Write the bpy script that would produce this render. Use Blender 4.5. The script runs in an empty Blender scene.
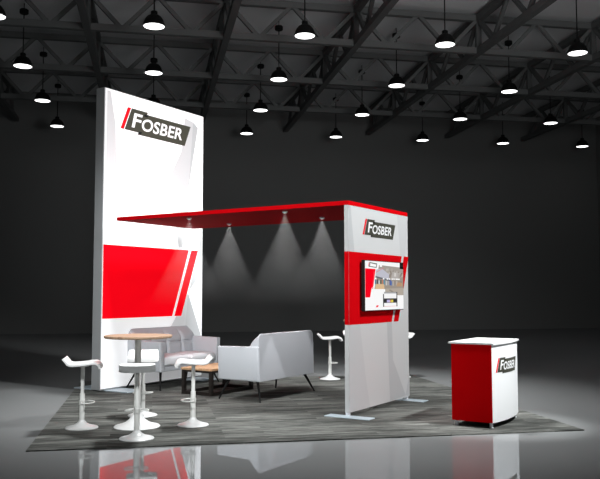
import bpy, bmesh, math, random
from mathutils import Vector, Matrix
random.seed(4)
SC = bpy.context.scene
COL = SC.collection
PI = math.pi

# ------------------------------------------------------------------ materials
def newmat(name):
    m = bpy.data.materials.new(name); m.use_nodes = True
    nt = m.node_tree
    return m, nt, nt.nodes['Principled BSDF']

def srgb(r, g, b):
    f = lambda c: (c/255/12.92) if c/255 <= .04045 else ((c/255+.055)/1.055)**2.4
    return (f(r), f(g), f(b), 1)

def pmat(name, col, rough=.5, metal=0, spec=.5, bump=0, scale=60, var=0):
    m, nt, b = newmat(name)
    b.inputs['Base Color'].default_value = col
    b.inputs['Roughness'].default_value = rough
    b.inputs['Metallic'].default_value = metal
    b.inputs['Specular IOR Level'].default_value = spec
    if bump or var:
        tc = nt.nodes.new('ShaderNodeTexCoord')
        n = nt.nodes.new('ShaderNodeTexNoise'); n.inputs['Scale'].default_value = scale
        n.inputs['Detail'].default_value = 3
        nt.links.new(tc.outputs['Object'], n.inputs['Vector'])
        if bump:
            bp = nt.nodes.new('ShaderNodeBump'); bp.inputs['Strength'].default_value = bump
            bp.inputs['Distance'].default_value = .004
            nt.links.new(n.outputs['Fac'], bp.inputs['Height'])
            nt.links.new(bp.outputs['Normal'], b.inputs['Normal'])
        if var:
            mx = nt.nodes.new('ShaderNodeMix'); mx.data_type = 'RGBA'
            mx.inputs['A'].default_value = tuple(c*(1-var) for c in col[:3])+(1,)
            mx.inputs['B'].default_value = tuple(min(1, c*(1+var)) for c in col[:3])+(1,)
            nt.links.new(n.outputs['Fac'], mx.inputs['Factor'])
            nt.links.new(mx.outputs['Result'], b.inputs['Base Color'])
    return m

def emat(name, col, strength):
    m, nt, b = newmat(name)
    b.inputs['Base Color'].default_value = (0, 0, 0, 1)
    b.inputs['Emission Color'].default_value = col
    b.inputs['Emission Strength'].default_value = strength
    b.inputs['Roughness'].default_value = .3
    b.inputs['Specular IOR Level'].default_value = .2
    return m

def wood(name, c1, c2, scale=1.0):
    m, nt, b = newmat(name)
    tc = nt.nodes.new('ShaderNodeTexCoord')
    mp = nt.nodes.new('ShaderNodeMapping'); mp.inputs['Scale'].default_value = (3*scale, 38*scale, 10*scale)
    n = nt.nodes.new('ShaderNodeTexNoise'); n.inputs['Scale'].default_value = 1; n.inputs['Detail'].default_value = 5
    n.inputs['Distortion'].default_value = .6
    r = nt.nodes.new('ShaderNodeValToRGB')
    r.color_ramp.elements[0].position = .32; r.color_ramp.elements[0].color = c1
    r.color_ramp.elements[1].position = .68; r.color_ramp.elements[1].color = c2
    nt.links.new(tc.outputs['Object'], mp.inputs['Vector']); nt.links.new(mp.outputs['Vector'], n.inputs['Vector'])
    nt.links.new(n.outputs['Fac'], r.inputs['Fac']); nt.links.new(r.outputs['Color'], b.inputs['Base Color'])
    b.inputs['Roughness'].default_value = .5
    b.inputs['Specular IOR Level'].default_value = .25
    return m

def carpet_mat():
    m, nt, b = newmat('grey_plank_carpet')
    tc = nt.nodes.new('ShaderNodeTexCoord')
    br = nt.nodes.new('ShaderNodeTexBrick')
    br.inputs['Scale'].default_value = 1; br.inputs['Brick Width'].default_value = 1.25
    br.inputs['Row Height'].default_value = .16; br.inputs['Mortar Size'].default_value = .0
    br.inputs['Color1'].default_value = (0, 0, 0, 1); br.inputs['Color2'].default_value = (1, 1, 1, 1)
    br.offset = .37
    nt.links.new(tc.outputs['Object'], br.inputs['Vector'])
    mp = nt.nodes.new('ShaderNodeMapping'); mp.inputs['Scale'].default_value = (1.4, 21, 1)
    nt.links.new(tc.outputs['Object'], mp.inputs['Vector'])
    # shift the grain from plank to plank
    ad = nt.nodes.new('ShaderNodeVectorMath'); ad.operation = 'MULTIPLY_ADD'
    ad.inputs[1].default_value = (7, 3, 5)
    nt.links.new(br.outputs['Color'], ad.inputs[0]); nt.links.new(mp.outputs['Vector'], ad.inputs[2])
    n = nt.nodes.new('ShaderNodeTexNoise'); n.inputs['Scale'].default_value = 1.6; n.inputs['Detail'].default_value = 6
    n.inputs['Roughness'].default_value = .65
    nt.links.new(ad.outputs['Vector'], n.inputs['Vector'])
    mx = nt.nodes.new('ShaderNodeMix'); mx.data_type = 'FLOAT'; mx.inputs['Factor'].default_value = .12
    nt.links.new(n.outputs['Fac'], mx.inputs['A']); nt.links.new(br.outputs['Color'], mx.inputs['B'])
    r = nt.nodes.new('ShaderNodeValToRGB')
    e = r.color_ramp.elements
    e[0].position = .37; e[0].color = (.032, .033, .031, 1)
    e[1].position = .66; e[1].color = (.205, .205, .192, 1)
    k = e.new(.5); k.color = (.093, .094, .088, 1)
    nt.links.new(mx.outputs['Result'], r.inputs['Fac']); nt.links.new(r.outputs['Color'], b.inputs['Base Color'])
    b.inputs['Roughness'].default_value = .95; b.inputs['Specular IOR Level'].default_value = .05
    return m

def floor_mat():
    m = bpy.data.materials.new('polished_grey_floor'); m.use_nodes = True
    nt = m.node_tree; nt.nodes.clear()
    out = nt.nodes.new('ShaderNodeOutputMaterial')
    d = nt.nodes.new('ShaderNodeBsdfDiffuse')
    g = nt.nodes.new('ShaderNodeBsdfGlossy'); g.inputs['Roughness'].default_value = .0
    g.inputs['Color'].default_value = (.95, .97, 1, 1)
    tc = nt.nodes.new('ShaderNodeTexCoord')
    n = nt.nodes.new('ShaderNodeTexNoise'); n.inputs['Scale'].default_value = .6; n.inputs['Detail'].default_value = 2
    r = nt.nodes.new('ShaderNodeValToRGB')
    r.color_ramp.elements[0].color = (.215, .218, .219, 1); r.color_ramp.elements[1].color = (.23, .233, .234, 1)
    nt.links.new(tc.outputs['Object'], n.inputs['Vector']); nt.links.new(n.outputs['Fac'], r.inputs['Fac'])
    nt.links.new(r.outputs['Color'], d.inputs['Color'])
    mix = nt.nodes.new('ShaderNodeMixShader'); mix.inputs['Fac'].default_value = .29
    nt.links.new(d.outputs[0], mix.inputs[1]); nt.links.new(g.outputs[0], mix.inputs[2])
    nt.links.new(mix.outputs[0], out.inputs['Surface'])
    return m

def haze_mat(H):
    """beam built as a haze cone, density shaped to fade the light away from the lamp (object z = 0 at the lamp, -H at the end)"""
    m = bpy.data.materials.new('lamp_haze'); m.use_nodes = True
    nt = m.node_tree; nt.nodes.clear()
    out = nt.nodes.new('ShaderNodeOutputMaterial')
    vs = nt.nodes.new('ShaderNodeVolumeScatter'); vs.inputs['Color'].default_value = (1, 1, 1, 1)
    vs.inputs['Anisotropy'].default_value = 0
    tc = nt.nodes.new('ShaderNodeTexCoord'); sp = nt.nodes.new('ShaderNodeSeparateXYZ')
    nt.links.new(tc.outputs['Object'], sp.inputs[0])
    def mth(op, a, b_):
        n = nt.nodes.new('ShaderNodeMath'); n.operation = op
        for k, x in enumerate((a, b_)):
            if isinstance(x, (int, float)): n.inputs[k].default_value = x
            else: nt.links.new(x, n.inputs[k])
        return n.outputs[0]
    d = mth('MAXIMUM', mth('MULTIPLY', sp.outputs['Z'], -1.0), 0.0)
    f = mth('MAXIMUM', mth('SUBTRACT', 1.0, mth('DIVIDE', d, H)), 0.0)
    nt.links.new(mth('MULTIPLY', mth('MULTIPLY', mth('POWER', d, .8), mth('POWER', f, 1.4)), HAZE), vs.inputs['Density'])
    nt.links.new(vs.outputs[0], out.inputs['Volume'])
    return m
HAZE = .21

M = dict(
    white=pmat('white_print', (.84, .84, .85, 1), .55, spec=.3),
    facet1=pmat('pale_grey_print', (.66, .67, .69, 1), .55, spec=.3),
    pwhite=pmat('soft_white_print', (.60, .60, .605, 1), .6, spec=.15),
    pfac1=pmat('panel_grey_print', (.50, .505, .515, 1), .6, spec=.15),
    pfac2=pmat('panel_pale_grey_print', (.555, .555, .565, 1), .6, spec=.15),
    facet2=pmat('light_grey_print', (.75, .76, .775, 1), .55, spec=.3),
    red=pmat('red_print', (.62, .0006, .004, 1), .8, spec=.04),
    tfac1=pmat('tower_grey_print', (.42, .43, .44, 1), .6, spec=.1),
    tfac2=pmat('tower_pale_grey_print', (.50, .505, .515, 1), .6, spec=.1),
    redt=pmat('bright_red_print', (.90, .001, .008, 1), .8, spec=.04),
    redshade=pmat('shaded_red_lacquer', (.26, .0006, .003, 1), .8, spec=.04),  # canopy red darkened to carry the shade of the underside
    redc=pmat('red_laminate', (.75, .0006, .003, 1), .8, spec=.04),
    logo=pmat('dark_olive_print', (.055, .055, .042, 1), .6, spec=.2),
    logored=pmat('red_logo_print', (.8, .002, .01, 1), .6, spec=.2),
    logodk=pmat('black_logo_print', (.008, .008, .008, 1), .6, spec=.2),
    alu=pmat('brushed_aluminium_frame', (.36, .37, .38, 1), .45, metal=.0, spec=.5, var=.04, scale=4),
    steel=pmat('pale_steel_plate', (.50, .58, .64, 1), .35, spec=.6, var=.05, scale=3),
    leg=pmat('silver_leg', (.80, .82, .86, 1), .3, spec=.6),
    top=pmat('white_laminate_top', (.88, .88, .88, 1), .35, spec=.4),
    plastic=pmat('white_moulded_plastic', (.84, .84, .84, 1), .3, spec=.4),
    pole=pmat('satin_metal_pole', (.66, .66, .64, 1), .32, metal=.0, spec=.5),
    base=pmat('white_enamel_base', (.62, .62, .62, 1), .3, spec=.5),
    tbase=pmat('white_gloss_base', (.85, .85, .85, 1), .3, spec=.4),
    fabric=pmat('light_grey_upholstery', (.59, .605, .645, 1), .85, spec=.15, bump=.25, scale=160),
    seatf=pmat('white_grey_seat_upholstery', (.80, .81, .84, 1), .8, spec=.15, bump=.25, scale=160),
    black=pmat('black_metal', (.006, .006, .006, 1), .6, spec=.2),
    brown=pmat('dark_bronze_metal', (.020, .016, .014, 1), .5, spec=.3),
    wood=wood('oak_top', (.27, .175, .115, 1), (.42, .285, .19, 1)),
    wood2=wood('light_oak_top', (.50, .29, .155, 1), (.66, .42, .25, 1)),
    truss=pmat('dark_grey_truss_steel', (.11, .113, .113, 1), .7, spec=.2, var=.08, scale=2),
    truss2=pmat('grey_joist_steel', (.15, .153, .153, 1), .7, spec=.2, var=.08, scale=2),
    shade=pmat('black_enamel_shade', (.006, .006, .006, 1), .6, spec=.2),
    deck=pmat('grey_roof_deck', (.78, .78, .79, 1), .9, spec=.05, var=.06, scale=.4),
    wall=pmat('charcoal_wall', (.185, .186, .184, 1), .95, spec=.0, var=.05, scale=.15),
    disc=emat('glowing_diffuser', (1, 1, 1, 1), 3.0),
    lens=emat('glowing_lens', (1, 1, 1, 1), 1.5),
    carpet=carpet_mat(), floor=floor_mat(),
)

# ------------------------------------------------------------------ helpers
def obj(name, bm, mats, parent=None, loc=None, rotz=None, smooth=False, weld=False):
    if weld: bmesh.ops.remove_doubles(bm, verts=bm.verts, dist=1e-5)
    me = bpy.data.meshes.new(name)
    bm.normal_update(); bm.to_mesh(me); bm.free()
    if not isinstance(mats, (list, tuple)): mats = [mats]
    for k in mats: me.materials.append(k)
    if smooth:
        for p in me.polygons: p.use_smooth = True
        me.set_sharp_from_angle(angle=math.radians(40))
    o = bpy.data.objects.new(name, me); COL.objects.link(o)
    if parent is not None: o.parent = parent
    if loc is not None: o.location = loc
    if rotz is not None: o.rotation_euler = (0, 0, rotz)
    return o

def tag(o, label, cat, group=None, kind=None):
    if label: o['label'] = label
    if cat: o['category'] = cat
    if group: o['group'] = group
    if kind: o['kind'] = kind
    return o

def thing(name, label, cat, loc=(0, 0, 0), rotz=0, group=None):
    o = bpy.data.objects.new(name, None); COL.objects.link(o)
    o.empty_display_size = .1
    o.location = loc; o.rotation_euler = (0, 0, rotz)
    return tag(o, label, cat, group)

def dup(root, loc, rotz=None, label=None, group=None):
    r = root.copy(); COL.objects.link(r); r.location = loc
    if rotz is not None: r.rotation_euler = (0, 0, rotz)
    if label: r['label'] = label
    if group: r['group'] = group
    for ch in list(root.children):
        c = ch.copy(); COL.objects.link(c); c.parent = r
        for g in list(ch.children):
            d = g.copy(); COL.objects.link(d); d.parent = c
    return r

def box(bm, x0, x1, y0, y1, z0, z1, bev=0, seg=2, mi=0):
    r = bmesh.ops.create_cube(bm, size=1)
    vs = r['verts']
    for v in vs:
        v.co = Vector(((x0+x1)/2+v.co.x*(x1-x0), (y0+y1)/2+v.co.y*(y1-y0), (z0+z1)/2+v.co.z*(z1-z0)))
    fs = {f for v in vs for f in v.link_faces}
    for f in fs: f.material_index = mi
    if bev:
        es = {e for v in vs for e in v.link_edges}
        bmesh.ops.bevel(bm, geom=list(es), offset=bev, segments=seg, profile=.5, affect='EDGES')
    return bm

def bar(bm, a, b, w, h=None, up=Vector((0, 0, 1))):
    """rectangular bar from a to b"""
    a = Vector(a); b = Vector(b); h = h or w
    d = (b-a); L = d.length; d.normalize()
    s = d.cross(up)
    if s.length < 1e-4: s = d.cross(Vector((1, 0, 0)))
    s.normalize(); t = s.cross(d)
    vs = []
    for p in (a, b):
        for i, j in ((-1, -1), (1, -1), (1, 1), (-1, 1)):
            vs.append(bm.verts.new(p+s*w/2*i+t*h/2*j))
    q = vs
    for f in ((0, 1, 2, 3), (7, 6, 5, 4), (0, 4, 5, 1), (1, 5, 6, 2), (2, 6, 7, 3), (3, 7, 4, 0)):
        bm.faces.new([q[i] for i in f])
    bmesh.ops.recalc_face_normals(bm, faces=bm.faces)
    return bm

def lathe(bm, prof, n=32, c=(0, 0), mi=0):
    rings = []
    for r, z in prof:
        if r < 1e-6: rings.append([bm.verts.new((c[0], c[1], z))])
        else: rings.append([bm.verts.new((c[0]+r*math.cos(2*PI*i/n), c[1]+r*math.sin(2*PI*i/n), z)) for i in range(n)])
    for A, B in zip(rings, rings[1:]):
        for i in range(n):
            j = (i+1) % n
            if len(A) == 1 and len(B) == 1: continue
            if len(A) == 1: f = bm.faces.new((A[0], B[j], B[i]))
            elif len(B) == 1: f = bm.faces.new((A[i], A[j], B[0]))
            else: f = bm.faces.new((A[i], A[j], B[j], B[i]))
            f.material_index = mi
    bmesh.ops.recalc_face_normals(bm, faces=bm.faces)
    return bm

def tube(bm, pts, r, n=10, r1=None, closed=False):
    pts = [Vector(p) for p in pts]; rings = []
    N = len(pts)
    for k, p in enumerate(pts):
        if closed: d = pts[(k+1) % N]-pts[k-1]
        else: d = pts[min(k+1, N-1)]-pts[max(k-1, 0)]
        d.normalize()
        s = d.cross(Vector((0, 0, 1)))
        if s.length < 1e-3: s = d.cross(Vector((0, 1, 0)))
        s.normalize(); t = s.cross(d)
        rr = r if r1 is None else r+(r1-r)*k/(N-1)
        rings.append([bm.verts.new(p+(s*math.cos(2*PI*i/n)+t*math.sin(2*PI*i/n))*rr) for i in range(n)])
    prs = list(zip(rings, rings[1:]))
    if closed: prs.append((rings[-1], rings[0]))
    for A, B in prs:
        for i in range(n):
            bm.faces.new((A[i], A[(i+1) % n], B[(i+1) % n], B[i]))
    if not closed:
        bm.faces.new(rings[0]); bm.faces.new(rings[-1][::-1])
    bmesh.ops.recalc_face_normals(bm, faces=bm.faces)
    return bm

def poly(bm, pts, y, mi=0):
    """flat print polygon in the local x-z plane at depth y, facing -y; pts = (x, z) anticlockwise seen from -y"""
    f = bm.faces.new([bm.verts.new((x, y, z)) for x, z in pts])
    f.normal_update()
    if f.normal.y > 0: f.normal_flip()
    f.material_index = mi
    return f

def text_faces(bm, body, x0, x1, z0, z1, y, shear, mi, bold=.022):
    cu = bpy.data.curves.new('lettering', 'FONT'); cu.body = body; cu.size = 1; cu.offset = bold
    cu.space_character = 1.02; cu.resolution_u = 5
    o = bpy.data.objects.new('lettering', cu); COL.objects.link(o)
    bpy.context.view_layer.update()
    me = bpy.data.meshes.new_from_object(o.evaluated_get(bpy.context.evaluated_depsgraph_get()))
    xs = [v.co.x for v in me.vertices]; ys = [v.co.y for v in me.vertices]
    ax, bx, ay, by = min(xs), max(xs), min(ys), max(ys)
    vs = [bm.verts.new((x0+(v.co.x-ax)/(bx-ax)*(x1-x0)+shear*((v.co.y-ay)/(by-ay))*(z1-z0), y,
                        z0+(v.co.y-ay)/(by-ay)*(z1-z0))) for v in me.vertices]
    for p in me.polygons:
        try: f = bm.faces.new([vs[i] for i in p.vertices])
        except ValueError: continue
        f.normal_update()
        if f.normal.y > 0: f.normal_flip()
        f.material_index = mi
    bpy.data.objects.remove(o); bpy.data.curves.remove(cu); bpy.data.meshes.remove(me)

def logo_mesh(x, z, w, h, yfun=lambda x: 0.0, d=.0015):
    """the FOSBER logo: red slash, small dark plate with F, longer lower plate with OSBER. x,z = lower left; w,h overall"""
    bm = bmesh.new(); S = .42
    H = h; X = lambda a: x+a*w
    # heights: upper plate 0.10..1, lower plate 0..0.88
    def par(xl, xr, zl, zh, y, mi):
        zz0 = z+zl*H; zz1 = z+zh*H
        poly(bm, [(X(xl)+S*zl*H, zz0), (X(xr)+S*zl*H, zz0), (X(xr)+S*zh*H, zz1), (X(xl)+S*zh*H, zz1)], y, mi)
    par(.0, .042, .09, 1, -d, 0)
    par(.052, .27, .09, 1, -d, 1)
    par(.235, .915, 0, .90, -2*d, 1)
    par(.235, .275, .0, .14, -2.5*d, 2)
    par(.235, .285, .80, .90, -2.5*d, 2)
    text_faces(bm, 'F', X(.150), X(.262), z+.24*H, z+.84*H, -4*d, .25, 3)
    text_faces(bm, 'OSBER', X(.272), X(.868), z+.20*H, z+.72*H, -4*d, .25, 3)
    if yfun(x) or yfun(x+w/2):
        bmesh.ops.triangulate(bm, faces=bm.faces)
        for _ in range(3):
            es = [e for e in bm.edges if abs(e.verts[0].co.x-e.verts[1].co.x) > w*.12]
            if es: bmesh.ops.subdivide_edges(bm, edges=es, cuts=1)
            bmesh.ops.triangulate(bm, faces=bm.faces)
        for v in bm.verts: v.co.y += yfun(v.co.x)
    return bm
LOGO_MATS = [M['logored'], M['logo'], M['logodk'], M['white']]

# ------------------------------------------------------------------ booth frame: u runs along the panel, v towards the tower
A = .8195
U = Vector((math.cos(A), math.sin(A), 0)); V = Vector((-U.y, U.x, 0))
P0 = Vector((2.4908, 9.6446, 0))
CZ = .012                                   # carpet top
def uv(a, b, z=CZ): return P0+U*a+V*b+Vector((0, 0, z))

# ------------------------------------------------------------------ setting
XL, XR, YB, YN = -9.6, 19.7, 31.3, -6.0
ZT, ZB, ZD = 9.35, 8.25, 9.50
bm = bmesh.new(); box(bm, XL-.2, XR+.2, YN, YB+.2, -.2, 0); tag(obj('floor', bm, M['floor']), 'polished dark grey hall floor reflecting the booth', None, kind='structure')
bm = bmesh.new(); box(bm, XL-.2, XR+.2, YB, YB+.2, 0, ZD); tag(obj('wall_back', bm, M['wall']), 'charcoal back wall of the hall', None, kind='structure')
bm = bmesh.new(); box(bm, XR, XR+.2, YN, YB, 0, ZD); tag(obj('wall_right', bm, M['wall']), 'charcoal right wall of the hall', None, kind='structure')
bm = bmesh.new(); box(bm, XL-.2, XL, YN, YB, 0, ZD); tag(obj('wall_left', bm, M['wall']), 'charcoal left wall of the hall', None, kind='structure')
bm = bmesh.new(); box(bm, XL-.2, XR+.2, YN, YB+.2, ZD, ZD+.2); tag(obj('ceiling', bm, M['deck']), 'grey roof deck above the trusses', None, kind='structure')

# roof trusses ---------------------------------------------------------------
GX = [-8.80, -5.26, -1.70, 1.84, 5.36, 8.90, 12.44, 15.98, 19.5]
JY = [15.90, 19.78, 23.63, 27.45]
CH = .17
TG = 'steel joists crossing the hall'
def brace_mesh(name, dx, dz, w, axis):
    b = bmesh.new()
    if axis == 'x': bar(b, (0, 0, 0), (dx, 0, dz), w, w)
    else: bar(b, (0, 0, 0), (0, dx, dz), w, w)
    me = bpy.data.meshes.new(name); b.to_mesh(me); b.free(); me.materials.append(M['truss2'] if axis == 'x' else M['truss'])
    return me
zt, zb = ZT-CH/2, ZB+CH/2
half = 3.54/4
jr = brace_mesh('diagonal_brace', half, zt-zb, .10, 'x'); jf = brace_mesh('diagonal_brace', half, zb-zt, .10, 'x')
def child(name, me, parent, loc):
    o = bpy.data.objects.new(name, me); COL.objects.link(o); o.parent = parent; o.location = loc; return o
for k, y in enumerate(JY[1:]):
    t = thing('roof_joist', 'dark steel '+['truss joist crossing the hall, nearest the camera and highest in view', 'truss joist crossing the hall, middle one of three',
              'truss joist crossing the hall, farthest one before the back wall'][k], 'roof truss', (0, y, 0), 0, TG)
    b = bmesh.new(); box(b, XL, XR, -.08, .08, ZT-CH, ZT); obj('upper_chord', b, M['truss2'], t)
    b = bmesh.new(); box(b, XL, XR, -.08, .08, ZB, ZB+CH); obj('lower_chord', b, M['truss2'], t)
    for i in range(16):
        x = GX[0]+i*2*half
        child('diagonal_brace', jf, t, (x, 0, zt)); child('diagonal_brace', jr, t, (x+half, 0, zb))
YG0, YG1 = 12.1, YB-.25
gs = 3.85/4
gr_ = brace_mesh('diagonal_brace', gs, zt-zb, .10, 'y'); gf_ = brace_mesh('diagonal_brace', gs, zb-zt, .10, 'y')
gp_ = brace_mesh('vertical_post', .0001, zt-zb, .13, 'y')
gp_.clear_geometry(); b = bmesh.new(); box(b, -.075, .075, -.06, .06, 0, zt-zb); b.to_mesh(gp_); b.free()
vis = GX[1:8]
glab = ['leftmost of those in view', 'rising behind the white tower', 'just right of the tower top', 'ending above the middle of the canopy',
        'ending above the screen panel', 'ending right of the screen panel', 'rightmost, ending above the counter']
for k, x in enumerate(vis):
    t = thing('roof_girder', 'dark steel girder truss running away from the camera, '+glab[k], 'roof truss', (x, 0, 0), 0, 'steel girders running towards the back wall')
    b = bmesh.new(); box(b, -.09, .09, YG0, YG1, ZT-CH-.01, ZT-.01); obj('upper_chord', b, M['truss'], t)
    b = bmesh.new(); box(b, -.09, .09, YG0, YG1, ZB-.01, ZB+CH-.01); obj('lower_chord', b, M['truss'], t)
    for y in JY:
        child('vertical_post', gp_, t, (0, y, zb))
        for o_ in (0, 2*gs):
            child('diagonal_brace', gf_, t, (0, y-4*gs+o_, zt))
            child('diagonal_brace', gr_, t, (0, y-3*gs+o_, zb))
    child('diagonal_brace', gf_, t, (0, JY[-1], zt)); child('diagonal_brace', gr_, t, (0, JY[-1]+gs, zb)); child('diagonal_brace', gf_, t, (0, JY[-1]+2*gs, zt))
# ------------------------------------------------------------------ pendant lamps
ZL = 7.74
lamp = thing('pendant_lamp', '', 'lamp', (0, 0, ZL))
b = bmesh.new(); lathe(b, [(.245, 0), (.255, .0), (.255, .025), (.245, .05), (.235, .10), (.205, .17), (.155, .235), (.10, .27), (.075, .28), (.075, .355), (.055, .37), (0, .37)], 28)
lathe(b, [(.245, .0), (.23, .09), (.19, .18), (.12, .24), (0, .26)], 28)
obj('shade', b, M['shade'], lamp, smooth=True)
b = bmesh.new(); lathe(b, [(0, -.004), (.12, -.002), (.238, .006), (.240, .012), (0, .014)], 28); obj('diffuser', b, M['disc'], lamp, smooth=True)
b = bmesh.new(); lathe(b, [(0, .355), (.016, .36), (.016, 9.20-ZL), (0, 9.25-ZL)], 8); obj('cord', b, M['shade'], lamp)
b = bmesh.new(); lathe(b, [(0, 9.20-ZL), (.10, 9.20-ZL), (.12, 9.22-ZL), (.12, 9.31-ZL), (.10, 9.33-ZL), (.012, 9.33-ZL), (.012, ZD-ZL), (0, ZD-ZL)], 20); obj('ceiling_cap', b, M['shade'], lamp, smooth=True)
LX = [-3.53, -.03, 3.53, 7.09, 10.70, 14.20, 17.80]
LR = [17.72, 21.58, 25.42, 29.30]
rows = [(0, [0, 1, 2, 3, 4]), (1, [0, 1, 2, 3, 4]), (2, [0, 1, 2, 3, 4, 5]), (3, [0, 2, 3, 4, 5, 6])]
rn = ['the row nearest the camera', 'the second row from the camera', 'the third row from the camera', 'the farthest row']
on = ['first', 'second', 'third', 'fourth', 'fifth', 'sixth', 'seventh']
sp = {(0, 0): 'cut by the photo\'s left edge', (0, 1): 'highest above the white tower', (1, 1): 'right above the white tower top', (2, 1): 'half hidden by the white tower',
      (0, 4): 'at the upper right corner', (3, 6): 'by the photo\'s right edge'}
first = True
for r, cols in rows:
    for i, c in enumerate(cols):
        lab = 'black pendant lamp, %s from the left in %s' % (on[i], rn[r])
        if (r, c) in sp: lab = 'black pendant lamp in %s, %s' % (rn[r], sp[(r, c)])
        loc = (LX[c], LR[r], ZL)
        if first:
            lamp.location = loc; lamp['label'] = lab; lamp['group'] = 'black pendant lamps under the roof'; first = False
        else: dup(lamp, loc, None, lab, 'black pendant lamps under the roof')

# ------------------------------------------------------------------ carpet
b = bmesh.new(); box(b, 0, 6.16, 0, 6.16, 0, CZ)
tag(obj('area_carpet', b, M['carpet'], loc=(-1.2277, 8.2326, 0)), 'square grey plank-patterned carpet under the whole booth', 'carpet')

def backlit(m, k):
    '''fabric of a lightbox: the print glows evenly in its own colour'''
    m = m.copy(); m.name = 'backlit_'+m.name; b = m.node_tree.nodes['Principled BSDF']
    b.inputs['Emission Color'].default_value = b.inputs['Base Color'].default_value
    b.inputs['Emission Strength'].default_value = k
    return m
# ------------------------------------------------------------------ tower
TW, TH, TD = 2.527, 4.973, .2026
T0 = uv(.063, 4.561, 0)
tw = thing('display_tower', 'tall white display tower with a red band and logo, behind the sofa', 'display wall', T0, A)
b = bmesh.new(); box(b, 0, TW, .004, TD, .03, TH, .006, 1); obj('frame', b, M['alu'], tw)
b = bmesh.new()
e = .012
box(b, e, TW-e*.3, -.006, .004, .055, TH-e)
y = -.0075
for pts, mi in [
    ([(.04, 4.93), (.12, 4.93), (.24, 4.4), (.30, 3.3), (.16, 2.9), (.04, 3.6)], 2),
    ([(1.62, 3.74), (2.07, 3.38), (2.13, 3.75), (2.22, 4.80), (1.98, 4.84), (1.9, 4.2)], 2),
    ([(1.90, 3.50), (2.07, 3.38), (2.20, 3.97), (2.36, 4.72), (2.22, 4.80), (2.13, 3.9)], 1),
    ([(1.62, 3.30), (2.16, 3.38), (1.95, 2.42), (1.85, 2.42)], 2),
    ([(2.14, 1.62), (2.50, 1.96), (2.50, 2.9), (2.40, 2.38)], 2),
    ([(1.95, .06), (2.52, .06), (2.52, .75), (2.12, 1.60)], 1),
    ([(.9, .06), (1.95, .06), (2.12, 1.60), (1.75, 1.12)], 2)]:
    poly(b, pts, y-.0004*mi, mi)
poly(b, [(.012, 1.175), (1.69, 1.175), (2.13, 2.38), (.012, 2.38)], -.0095, 3)
poly(b, [(1.745, 1.175), (1.935, 1.175), (2.39, 2.38), (2.20, 2.38)], -.0095, 3)
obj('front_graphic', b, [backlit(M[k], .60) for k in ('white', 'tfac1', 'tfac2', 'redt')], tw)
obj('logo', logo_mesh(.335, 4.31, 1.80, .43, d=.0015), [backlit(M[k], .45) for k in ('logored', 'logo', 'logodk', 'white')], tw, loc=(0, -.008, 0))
for a in (.10, 1.98):
    b = bmesh.new(); box(b, a, a+.38, -.50, .72, CZ+.001, CZ+.018, .004, 1); obj('base_plate', b, M['steel'], tw)

# ------------------------------------------------------------------ screen panel
PW, PH0, PH1, PD = 1.86, .061, 2.737, .058
pn = thing('display_stand', 'white and red display panel carrying the screen and one end of the canopy', 'display wall', uv(0, 0, 0), A)
b = bmesh.new(); box(b, 0, PW, .004, PD, PH0, PH1, .004, 1); obj('frame', b, M['pfac2'], pn)
b = bmesh.new(); box(b, .004, PW-.004, -.005, .004, PH0+.002, PH1-.002)
for pts, mi in [
    ([(.01, 2.73), (.06, 2.73), (.16, 2.13), (.01, 2.13)], 1),
    ([(1.48, 2.73), (1.87, 2.73), (1.74, 2.13), (1.60, 2.13)], 2),
    ([(.30, 1.18), (.47, .44), (.58, .07), (.012, .07), (.012, 1.18)], 2),
    ([(1.28, 1.18), (1.31, .64), (1.73, .09), (1.2, .07), (1.12, 1.18)], 1),
    ([(1.73, .09), (1.87, .42), (1.87, .07)], 1)]:
    poly(b, pts, -.0058-.0003*mi, mi)
poly(b, [(.004, 1.18), (1.275, 1.18), (1.64, 2.13), (.004, 2.13)], -.0075, 3)
poly(b, [(1.34, 1.18), (1.50, 1.18), (1.875, 2.13), (1.71, 2.13)], -.0075, 3)
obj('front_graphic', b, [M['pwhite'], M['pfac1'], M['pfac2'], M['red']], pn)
obj('logo', logo_mesh(.385, 2.355, 1.035, .24, d=.001), LOGO_MATS, pn, loc=(0, -.006, 0))
for a, y0_, y1_ in ((-.14, -.35, .29), (1.70, -.30, .22)):
    b = bmesh.new(); box(b, a, a+.18, y0_, y1_, CZ+.001, CZ+.013, .003, 1); obj('base_plate', b, M['steel'], pn)
for a in (.005, 1.80):
    b = bmesh.new(); box(b, a, a+.05, .008, .052, CZ+.01, PH0+.01); obj('foot_post', b, M['leg'], pn)

b = bmesh.new()
for za, zb_, mi in ((PH0+.002, 1.18, 0), (1.18, 2.13, 1), (2.13, PH1-.002, 0)):
    box(b, -.004, .0, -.005, PD-.004, za, zb_, mi=mi)
obj('side_graphic', b, [M['pwhite'], M['red']], pn)
# canopy
cn = thing('canopy', 'flat red canopy reaching from the screen panel towards the tower', 'canopy', uv(0, 0, 0), A)
b = bmesh.new(); box(b, 0, PW, 0, 4.18, PH1+.001, 2.794, .004, 1); obj('roof_slab', b, M['redshade'], cn)  # underside shade is put into the darker slab red
b = bmesh.new()
box(b, .0, PW, -.004, .0, PH1+.001, 2.794); obj('lit_end_face', b, M['red'], cn)['label'] = 'canopy end face above the panel, light painted in as brighter red'  # thin lighter red skin painting the light on the end face
b = bmesh.new(); box(b, -.004, .0, -.004, 4.18, PH1+.001, 2.794); obj('lit_side_face', b, M['red'], cn)['label'] = 'long edge of the canopy, light painted in as brighter red'  # lighter red skin added so the long edge looks lit

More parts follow.
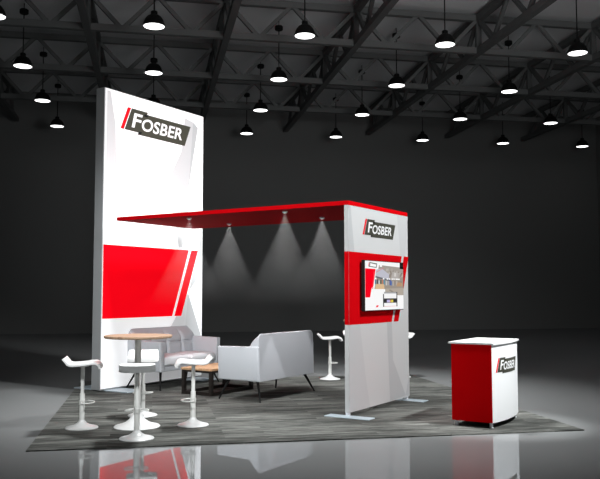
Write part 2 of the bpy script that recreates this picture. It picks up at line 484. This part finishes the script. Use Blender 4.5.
# canopy spotlights and their beams
SP = [(.23, 2.88), (1.32, 2.95), (.21, 1.12), (1.25, 1.13)]
slab = ['nearest the canopy\'s left tip, in front of the tower', 'at the canopy\'s far edge, beside the tower', 'at the canopy\'s near edge, towards the panel', 'closest to the screen panel, at the far edge']
s0 = thing('canopy_spotlight', '', 'spotlight')
b = bmesh.new(); lathe(b, [(0, .0), (.036, .0), (.042, -.010), (.030, -.024), (.022, -.028)], 20); obj('housing', b, M['leg'], s0, smooth=True)
b = bmesh.new(); lathe(b, [(0, -.030), (.021, -.028), (.021, -.022), (0, -.022)], 16); obj('lens', b, M['lens'], s0)
BH = 1.32; HA = math.radians(25.5)
bm = bmesh.new(); r1 = BH*math.tan(HA)
lathe(bm, [(0, 0), (.004, 0), (r1, -BH), (0, -BH)], 40)
hz0 = obj('light_beam', bm, haze_mat(BH))
for k, (a, c) in enumerate(SP):
    loc = uv(a, c, PH1)
    s = s0 if k == 0 else dup(s0, loc)
    s.location = loc; s['label'] = 'small silver canopy spotlight, '+slab[k]; s['group'] = 'spotlights under the red canopy'
    h = hz0 if k == 0 else hz0.copy()
    if k: COL.objects.link(h)
    h.location = loc-Vector((0, 0, .032))
    tag(h, 'pale cone of hazy light below the spotlight '+slab[k], 'light beam', 'light cones under the red canopy')
    ld = bpy.data.lights.new('canopy_spot_light', 'SPOT'); ld.energy = 130; ld.spot_size = 2*HA*.97; ld.spot_blend = .12; ld.shadow_soft_size = .012
    lo = bpy.data.objects.new('canopy_spot_light', ld); COL.objects.link(lo); lo.location = loc-Vector((0, 0, .034))

# ------------------------------------------------------------------ wall screen
tv = thing('wall_screen', 'flat screen on the red band showing a white page and a factory photo', 'screen', uv(0, 0, 0), A)
x0, x1, z0, z1 = .295, 1.515, 1.35, 2.03
b = bmesh.new(); box(b, x0, x1, -.085, -.034, z0, z1, .004, 1); obj('casing', b, M['black'], tv)
b = bmesh.new(); box(b, x0+.3, x1-.3, -.036, -.0085, z0+.15, z1-.15); obj('mount', b, M['black'], tv)
SCOL = {}
def sc(c, k=.95):
    if c not in SCOL: SCOL[c] = (len(SCOL), emat('screen_colour', srgb(*c), k))
    return SCOL[c][0]
b = bmesh.new(); W = x1-x0; Hh = z1-z0
sx = lambda t: x0+.010+t*(W-.02); sz = lambda t: z0+.010+t*(Hh-.02)
lay = [0]
def q(pts, c):
    lay[0] += 1
    poly(b, [(sx(px), sz(pz)) for px, pz in pts], -.0856-lay[0]*.00004, sc(c))
def qr(xa, xb, za, zb_, c): q([(xa, za), (xb, za), (xb, zb_), (xa, zb_)], c)
qr(0, 1, 0, 1, (255, 255, 255))
q([(.22, .40), (1, .30), (1, .89), (.35, .93)], (160, 150, 140))           # photo field
q([(.34, .93), (1, .90), (1, .70), (.80, .62), (.62, .74)], (168, 160, 152))  # roof of the hall in the photo
for k in range(26):
    xx = .45+k*.021; z_ = .68+random.random()*.16; w_ = .012+random.random()*.02
    q([(xx, z_), (xx+w_, z_), (xx+w_*1.3, z_+.06), (xx+.004, z_+.06)], random.choice([(170, 160, 150), (112, 102, 94), (196, 190, 184), (126, 114, 104), (150, 142, 134)]))
q([(.66, .66), (.86, .63), (.88, .78), (.70, .80)], (184, 178, 174))
q([(.74, .70), (.80, .70), (.80, .78), (.75, .78)], (214, 210, 206))
q([(.25, .69), (.60, .63), (.61, .74), (.42, .86), (.27, .83)], (196, 196, 208))  # grey cladding
q([(.27, .78), (.47, .88), (.47, .87), (.27, .765)], (224, 120, 130))
q([(.25, .665), (.62, .60), (.62, .63), (.25, .70)], (104, 104, 112))
for a, c in ((.24, (40, 110, 140)), (.29, (60, 66, 76)), (.33, (214, 214, 220)), (.375, (70, 84, 60)), (.42, (200, 120, 90)), (.46, (70, 150, 180)), (.52, (205, 205, 208)), (.57, (170, 170, 176)), (.62, (60, 90, 170)), (.655, (90, 120, 180)), (.70, (190, 180, 170)), (.75, (150, 140, 134)), (.80, (196, 186, 176)), (.86, (150, 138, 130)), (.92, (130, 118, 110))):
    qr(a, a+.03, .50+random.random()*.03, .60+random.random()*.03, c)
for a in (.44, .54, .60, .67, .72, .78, .82, .86):
    qr(a, a+.04, .63, .66, (252, 252, 252))
q([(.24, .43), (.48, .43), (.47, .535), (.27, .535)], (224, 190, 148))
q([(.80, .49), (.98, .49), (.97, .575), (.83, .575)], (186, 152, 120))
q([(.50, .30), (1, .30), (1, .46), (.52, .44)], (182, 172, 160))
q([(.60, .40), (.70, .36), (.72, .38), (.62, .43)], (150, 142, 132))
q([(0, .26), (.115, .26), (.155, .43), (.50, .43), (.50, .0), (0, 0)], (255, 255, 255))
q([(0, 0), (1, 0), (1, .30), (0, .30)], (255, 255, 255))
q([(0, .26), (.115, .26), (.155, .45), (.20, .50), (.255, .84), (0, .845)], (255, 0, 30))
q([(.155, .30), (.175, .30), (.225, .80), (.21, .80)], (255, 60, 80))
q([(.115, .26), (.42, .26), (.42, .43), (.155, .43)], (255, 255, 255))
qr(.36, .42, .89, 1, (255, 255, 255))
q([(.07, .885), (.085, .885), (.105, .975), (.09, .975)], (240, 90, 100))
q([(.09, .88), (.28, .865), (.295, .955), (.11, .975)], (96, 98, 92))
q([(.115, .895), (.265, .882), (.275, .935), (.125, .955)], (255, 255, 255))
qr(.90, 1, .87, 1, (12, 12, 12)); qr(.93, .99, .93, .945, (70, 70, 70))
for r_ in ((.44, .465, .06, .33), (.80, .825, .06, .37)): qr(*r_, (60, 60, 62))
qr(.465, .80, .335, .36, (190, 190, 192)); qr(.465, .80, .36, .37, (120, 120, 120))
qr(.465, .80, .20, .335, (252, 252, 252))
qr(.445, .82, .14, .235, (58, 58, 60)); qr(.465, .80, .185, .20, (36, 36, 38))
qr(.54, .62, .15, .205, (196, 186, 232)); qr(.62, .645, .15, .205, (230, 160, 110)); qr(.65, .71, .15, .205, (226, 208, 84))
qr(.47, .80, .065, .075, (236, 170, 170))
q([(.255, .055), (.31, .06), (.325, .10), (.27, .095)], (250, 40, 60))
obj('display', b, [m for _, m in sorted(SCOL.values(), key=lambda t: t[0])], tv)

# ------------------------------------------------------------------ counter
ct = thing('reception_counter', 'red and white reception counter with a curved logo front on four short legs', 'counter', uv(.13, -1.335, 0), A)
CW, CD, CH0, CH1, BG = 1.01, .50, .075, .982, .06     # local x along u, local -y towards the front
fy = lambda x: -CD-BG*(1-((x-CW/2)/(CW/2))**2)
b = bmesh.new(); N = 24
def shell(bm, x0, x1, yin, yout, z0, z1, n=N):
    xs = [x0+(x1-x0)*i/n for i in range(n+1)]
    fo = [bm.verts.new((x, yout(x), z0)) for x in xs]; fo2 = [bm.verts.new((x, yout(x), z1)) for x in xs]
    bo = [bm.verts.new((x, yin(x), z0)) for x in xs]; bo2 = [bm.verts.new((x, yin(x), z1)) for x in xs]
    for i in range(n):
        bm.faces.new((fo[i], fo[i+1], fo2[i+1], fo2[i])); bm.faces.new((bo[i], bo2[i], bo2[i+1], bo[i+1]))
        bm.faces.new((fo[i], bo[i], bo[i+1], fo[i+1])); bm.faces.new((fo2[i], fo2[i+1], bo2[i+1], bo2[i]))
    bm.faces.new((fo[0], fo2[0], bo2[0], bo[0])); bm.faces.new((fo[-1], bo[-1], bo2[-1], fo2[-1]))
    bmesh.ops.recalc_face_normals(bm, faces=bm.faces)
shell(b, .0, CW, lambda x: fy(x)+.012, fy, CH0, CH1); obj('front_panel', b, M['white'], ct, smooth=True)
for a in (0, CW-.02):
    b = bmesh.new(); box(b, a-.003 if a == 0 else a+.003, a+.02 if a == 0 else a+.023, -CD+.003, 0, CH0, CH1, .002, 1); obj('side_panel', b, M['redc'], ct)
b = bmesh.new(); box(b, .02, CW-.02, -.02, 0, CH0, CH1); obj('back_panel', b, M['redc'], ct)
b = bmesh.new(); shell(b, .015, CW-.015, lambda x: -.012, lambda x: fy(x)+.014, CH0, CH0+.02); obj('bottom_shelf', b, M['facet1'], ct)
b = bmesh.new(); shell(b, -.015, CW+.015, lambda x: .035, lambda x: -CD-.02-.055*(1-((x-CW/2)/(CW/2+.015))**2), CH1, CH1+.02); obj('top', b, M['top'], ct)
for lx, ly in ((.045, -.04), (.045, -CD+.035), (CW-.045, -CD+.035), (CW-.045, -.04)):
    b = bmesh.new(); lathe(b, [(0, CZ+.001), (.024, CZ+.001), (.024, CZ+.008), (.02, CZ+.012), (.02, CH0), (0, CH0)], 16, (lx, ly)); obj('leg', b, M['leg'], ct, smooth=True)
obj('logo', logo_mesh(.07, .635, .72, .185, fy, d=.0012), LOGO_MATS, ct, loc=(0, -.001, 0))

# ------------------------------------------------------------------ bar tables and stools
tb = thing('bar_table', 'round oak-topped bar table on a white pedestal, among the four stools in front', 'table', (-.155, 9.43, CZ))
RT = .402; ZTB = 1.078
b = bmesh.new(); lathe(b, [(0, ZTB-.032), (RT-.012, ZTB-.032), (RT, ZTB-.02), (RT, ZTB-.004), (RT-.004, ZTB), (0, ZTB)], 56); obj('table_top', b, M['wood'], tb, smooth=True)
b = bmesh.new(); lathe(b, [(0, .12), (.038, .12), (.038, ZTB-.045), (.11, ZTB-.04), (.11, ZTB-.032), (0, ZTB-.032)], 24); obj('pole', b, M['pole'], tb, smooth=True)
b = bmesh.new(); lathe(b, [(0, 0), (.268, 0), (.272, .006), (.262, .016), (.20, .032), (.14, .055), (.095, .09), (.065, .13), (.048, .17), (.042, .20), (.038, .20)], 48); obj('pedestal_base', b, M['tbase'], tb, smooth=True)
tb2 = dup(tb, (3.90, 13.88, CZ), 0, 'second round bar table, mostly hidden behind the screen panel')

st = thing('bar_stool', '', 'bar stool', (0, 0, CZ))
# seat profile in local x (front = +x), z
prof = [(-.212, .806), (-.192, .783), (-.172, .760), (-.160, .742), (-.135, .732), (-.105, .729), (-.03, .732), (.04, .738), (.11, .748), (.15, .749), (.178, .738), (.197, .715), (.205, .685)]
b = bmesh.new(); rows_ = []
prof = [(x_, z_+.017) for x_, z_ in prof]
ND = 16
def seat_ring(i):
    p = Vector((prof[i][0], prof[i][1])); a = Vector(prof[max(i-1, 0)]); c = Vector(prof[min(i+1, len(prof)-1)])
    d = (c-a).normalized(); nrm = Vector((-d.y, d.x)); th = .021
    # the corners of the sheet are rounded in plan
    wid = .195 if 0 < i < len(prof)-1 else .185
    return p, nrm, th, wid
for i in range(len(prof)):
    p, nrm, th, wid = seat_ring(i); up_, dn = [], []
    for j in range(ND+1):
        yy = -wid+2*wid*j/ND; edge = abs(2*j/ND-1); t_ = th*(1-.5*edge**8); dip = -.006*(1-edge**2)
        up_.append(b.verts.new((p.x+nrm.x*t_, yy, p.y+nrm.y*t_+dip))); dn.append(b.verts.new((p.x-nrm.x*t_, yy, p.y-nrm.y*t_+dip)))
    rows_.append(up_+dn[::-1])
for Ra, Rb in zip(rows_, rows_[1:]):
    n_ = len(Ra)
    for j in range(n_): b.faces.new((Ra[j], Ra[(j+1) % n_], Rb[(j+1) % n_], Rb[j]))
b.faces.new(rows_[0]); b.faces.new(rows_[-1][::-1])
bmesh.ops.recalc_face_normals(b, faces=b.faces)
so = obj('seat', b, M['plastic'], st, smooth=True)
b = bmesh.new(); lathe(b, [(0, .05), (.030, .05), (.030, .40), (.022, .41), (.024, .710), (.07, .718), (.07, .728), (0, .728)], 20); obj('pole', b, M['pole'], st, smooth=True)
b = bmesh.new(); lathe(b, [(0, 0), (.186, 0), (.190, .006), (.184, .014), (.14, .026), (.09, .042), (.055, .062), (.038, .085), (.032, .10)], 40); obj('pedestal_base', b, M['base'], st, smooth=True)
b = bmesh.new(); pts = [(.0, -.03, .30), (.05, -.10, .30)]
pts = [(.030*math.cos(t), .030*math.sin(t), .32) for t in ()]
for k in range(25):
    t = -PI/2-.35+(PI+.7)*k/24
    pts.append((.035+.105*math.cos(t), .125*math.sin(t), .30))
tube(b, [(.0, -.03, .30)]+pts+[(.0, .03, .30)], .0075, 8); lathe(b, [(.030, .275), (.036, .275), (.036, .325), (.030, .325)], 20); obj('footrest', b, M['pole'], st, smooth=True)
TC = Vector((-.16, 9.55, 0))
SG = 'white bar stools round the bar tables'
stools = [((-.79, 9.46), 0, 'white bar stool left of the front bar table, seen from the side'),
          ((-.145, 8.66), PI/2, 'white bar stool nearest the camera, its back turned, before the front bar table'),
          ((.50, 9.40), PI, 'white bar stool right of the front bar table, before the coffee table'),
          ((-.10, 10.26), -PI/2, 'white bar stool behind the front bar table, facing the camera'),
          ((3.22, 13.84), -.12, 'white bar stool standing alone left of the screen panel, far back'),
          ((3.93, 14.72), -PI/2, 'white bar stool whose seat edge shows just left of the screen panel'),
          ((4.60, 13.92), PI, 'white bar stool peeking out right of the screen panel')]
for k, (p, rz, lab) in enumerate(stools):
    if k == 0:
        st.location = (p[0], p[1], CZ); st.rotation_euler = (0, 0, rz); st['label'] = lab; st['group'] = SG
    else: dup(st, (p[0], p[1], CZ), rz, lab, SG)

# ------------------------------------------------------------------ sofas (local x = width, front = +y, back at y=0)
SW, SDp = 1.54, .755
def make_sofa(label):
    t = thing('sofa', label, 'sofa', (0, 0, 0), 0, 'two-seat grey sofas')
    z0_, za, zbk = .31, .80, .985
    for sgn, nm in ((-1, 'armrest'), (1, 'armrest')):
        b = bmesh.new(); xa, xb = sorted((sgn*SW/2, sgn*(SW/2-.105)))
        box(b, xa, xb, .015, SDp, z0_, za, .022, 3)
        for v in b.verts:                      # arms lean outwards a little and rise slightly to the back
            k = (v.co.z-z0_)/(za-z0_); v.co.x += sgn*.018*k; v.co.z += .015*k*(1-v.co.y/SDp)
        obj('armrest', b, M['fabric'], t, smooth=True)
    b = bmesh.new(); box(b, -SW/2+.10, SW/2-.10, .03, SDp-.03, z0_, z0_+.09, .02, 2); obj('seat_base', b, M['fabric'], t, smooth=True)
    # backrest: leaning slab, rear face flat, tufted front
    b = bmesh.new()
    NX, NZ = 64, 28; hw = SW/2-.012
    def back_pt(s, r, side):
        x = -hw+2*hw*s
        zz = z0_+.0+(zbk-z0_)*r
        if side == 'rear': y_ = .0+.02*r
        else:
            lean = .20-.03*r
            seamx = min(abs(s*4-round(s*4)), .5)*2     # 0 at the seams
            rr = (zz-.52)/(.44); seamz = min(abs(rr*2-round(rr*2)), .5)*2 if zz > .5 else 1
            puff = .042*(min(1, seamx*4.5))**.6*(min(1, seamz*3.5))**.6
            if s < .08 or s > .92: puff *= .8
            y_ = lean+puff-.01
        # rounded top
        k = max(0, (zz-(zbk-.10))/.10)
        if side != 'rear' and zz > .80: y_ = y_+(.045-y_)*min(1, (zz-.80)/(zbk-.80))**1.7
        # rounded top corners
        ce = max(0, 1-(min(s, 1-s)*2*hw)/.07)
        zz -= .045*ce*ce*(r**6)
        return Vector((x, y_, zz))
    F = [[b.verts.new(back_pt(i/NX, j/NZ, 'front')) for j in range(NZ+1)] for i in range(NX+1)]
    Rr = [[b.verts.new(back_pt(i/NX, j/NZ, 'rear')) for j in range(NZ+1)] for i in range(NX+1)]
    TM = [b.verts.new((F[i][NZ].co+Rr[i][NZ].co)/2+Vector((0, 0, .012))) for i in range(NX+1)]
    for i in range(NX):
        for j in range(NZ):
            b.faces.new((F[i][j], F[i][j+1], F[i+1][j+1], F[i+1][j])); b.faces.new((Rr[i][j], Rr[i+1][j], Rr[i+1][j+1], Rr[i][j+1]))
        b.faces.new((F[i][NZ], TM[i], TM[i+1], F[i+1][NZ])); b.faces.new((TM[i], Rr[i][NZ], Rr[i+1][NZ], TM[i+1]))
        b.faces.new((F[i][0], F[i+1][0], Rr[i+1][0], Rr[i][0]))
    for i in (0, NX):
        for j in range(NZ): b.faces.new((F[i][j], Rr[i][j], Rr[i][j+1], F[i][j+1]))
        b.faces.new((F[i][NZ], Rr[i][NZ], TM[i]))
    bmesh.ops.recalc_face_normals(b, faces=b.faces)
    obj('backrest', b, M['fabric'], t, smooth=True)
    # two seat cushions
    for sgn in (-1, 1):
        b = bmesh.new(); xa, xb = sorted((sgn*.004, sgn*(SW/2-.108)))
        NXc, NYc = 12, 12
        box(b, xa, xb, .18, SDp+.005, z0_+.088, .535, .045, 4)
        bmesh.ops.subdivide_edges(b, edges=[e for e in b.edges if e.calc_length() > .2], cuts=6, use_grid_fill=True)
        for v in b.verts:
            if v.co.z > .50:
                sx_ = (v.co.x-xa)/(xb-xa); sy = (v.co.y-.2)/(SDp-.2)
                v.co.z += .035*max(0, 1-(2*sx_-1)**4)*max(0, 1-(2*sy-1)**4)
        obj('seat_cushion', b, M['seatf'], t, smooth=True)
    for lx in (-1, 1):
        for ly, yy in ((0, .12), (1, SDp-.12)):
            b = bmesh.new()
            tube(b, [(lx*(SW/2-.13), yy, z0_+.005), (lx*(SW/2-.015), SDp-.015 if ly else -.01, CZ+.008)], .023, 10, .012)
            obj('leg', b, M['black'], t, smooth=True)
    return t
s1 = make_sofa('light grey two-seat sofa facing the camera, backed against the white tower')
s1.location = uv(1.40, 4.545, 0); s1.rotation_euler = (0, 0, A+PI)
s2 = dup(s1, uv(1.175, 1.69, 0), A, 'light grey two-seat sofa seen from behind, under the canopy')

# ------------------------------------------------------------------ coffee table
cf = thing('coffee_table', 'low coffee table with light oak top and dark metal frame, between the sofas', 'table', uv(.60, 2.72, 0), A)
LW, LD, LZ = 1.10, .60, .425
b = bmesh.new(); box(b, -.01, LW+.01, -.01, LD+.01, LZ-.035, LZ, .004, 1); obj('table_top', b, M['wood2'], cf)
g = .055
for lx in (0, LW-g):
    for ly in (0, LD-g):
        b = bmesh.new(); box(b, lx, lx+g, ly, ly+g, CZ+.001, LZ-.034); obj('leg', b, M['brown'], cf)
for a in ((g, LW-g, 0, g), (g, LW-g, LD-g, LD), (0, g, g, LD-g), (LW-g, LW, g, LD-g)):
    b = bmesh.new(); box(b, *a, CZ+.001, CZ+.001+g*.9); obj('floor_rail', b, M['brown'], cf)
    b = bmesh.new(); box(b, *a, LZ-.034-g*.6, LZ-.034); obj('top_rail', b, M['brown'], cf)

# ------------------------------------------------------------------ lights
def spot(name, loc, tgt, energy, size, blend, soft=.3, col=(.965, 1, 1)):
    d = bpy.data.lights.new(name, 'SPOT'); d.energy = energy; d.spot_size = math.radians(size); d.spot_blend = blend
    d.shadow_soft_size = soft; d.color = col
    o = bpy.data.objects.new(name, d); COL.objects.link(o); o.location = loc
    o.rotation_euler = (Vector(tgt)-Vector(loc)).to_track_quat('-Z', 'Y').to_euler()
    return o
CC = Vector((1.8, 10.9, 0))
spot('hall_pool_light', (2.0, 11.2, 7.9), (2.0, 11.2, 0), 3300, 78, .6, .5)
spot('hall_key_light', (6.4, 5.0, 7.6), (2.4, 10.9, 2.2), 3200, 54, .7, .35)
spot('counter_light', (6.5, 6.5, 6.2), (4.25, 8.8, .45), 2600, 22, .7, .15)
spot('front_fill', (.4, -3.0, 3.6), (2.1, 12.0, 2.6), 950, 36, .7, .6)  # unseen fill behind the camera, added to lift booth and back wall
spot('side_fill', (-2.2, 5.0, 5.0), (1.2, 11.9, .9), 1400, 54, .6, .35)  # unseen fill from the left, added for the sofas and side faces
spot('tower_light', (4.6, 7.4, 7.6), (.2, 13.6, 3.4), 1300, 40, .7, .3)
spot('sofa_fill', (.3, 5.2, 2.5), (1.3, 13.2, .75), 620, 24, .8, .4)  # unseen fill added to brighten the sofa before the tower
spot('roof_fill', (6.0, 6.0, 4.2), (6.0, 15.5, 9.3), 1500, 120, 1, 2.2)  # unseen fill added to brighten roof deck and trusses from below

w = bpy.data.worlds.new('World'); SC.world = w; w.use_nodes = True
w.node_tree.nodes['Background'].inputs['Color'].default_value = (.9, 1, .98, 1)
w.node_tree.nodes['Background'].inputs['Strength'].default_value = .06

# ------------------------------------------------------------------ camera
pi_, ro, ya = .0687, -.0007, .1900
fw = Vector((math.sin(ya)*math.cos(pi_), math.cos(ya)*math.cos(pi_), math.sin(pi_)))
r0 = Vector((math.cos(ya), -math.sin(ya), 0)); u0 = r0.cross(fw)
rt = r0*math.cos(ro)+u0*math.sin(ro); up = u0*math.cos(ro)-r0*math.sin(ro)
cd = bpy.data.cameras.new('Camera'); cam = bpy.data.objects.new('Camera', cd); COL.objects.link(cam)
cd.sensor_fit = 'HORIZONTAL'; cd.sensor_width = 36; cd.lens = 36*767.793/600; cd.clip_end = 200
mw = Matrix((rt, up, -fw)).transposed().to_4x4(); mw.translation = Vector((0, 0, 1.6))
cam.matrix_world = mw
SC.camera = cam
vs = SC.view_settings
vs.view_transform = 'Standard'; vs.look = 'None'; vs.exposure = 0; vs.gamma = 1; vs.use_curve_mapping = False
SC.cycles.use_denoising = True
SC.cycles.volume_step_rate = 1.0
SC.cycles.max_bounces = 6
SC.cycles.diffuse_bounces = 2
SC.cycles.volume_bounces = 0
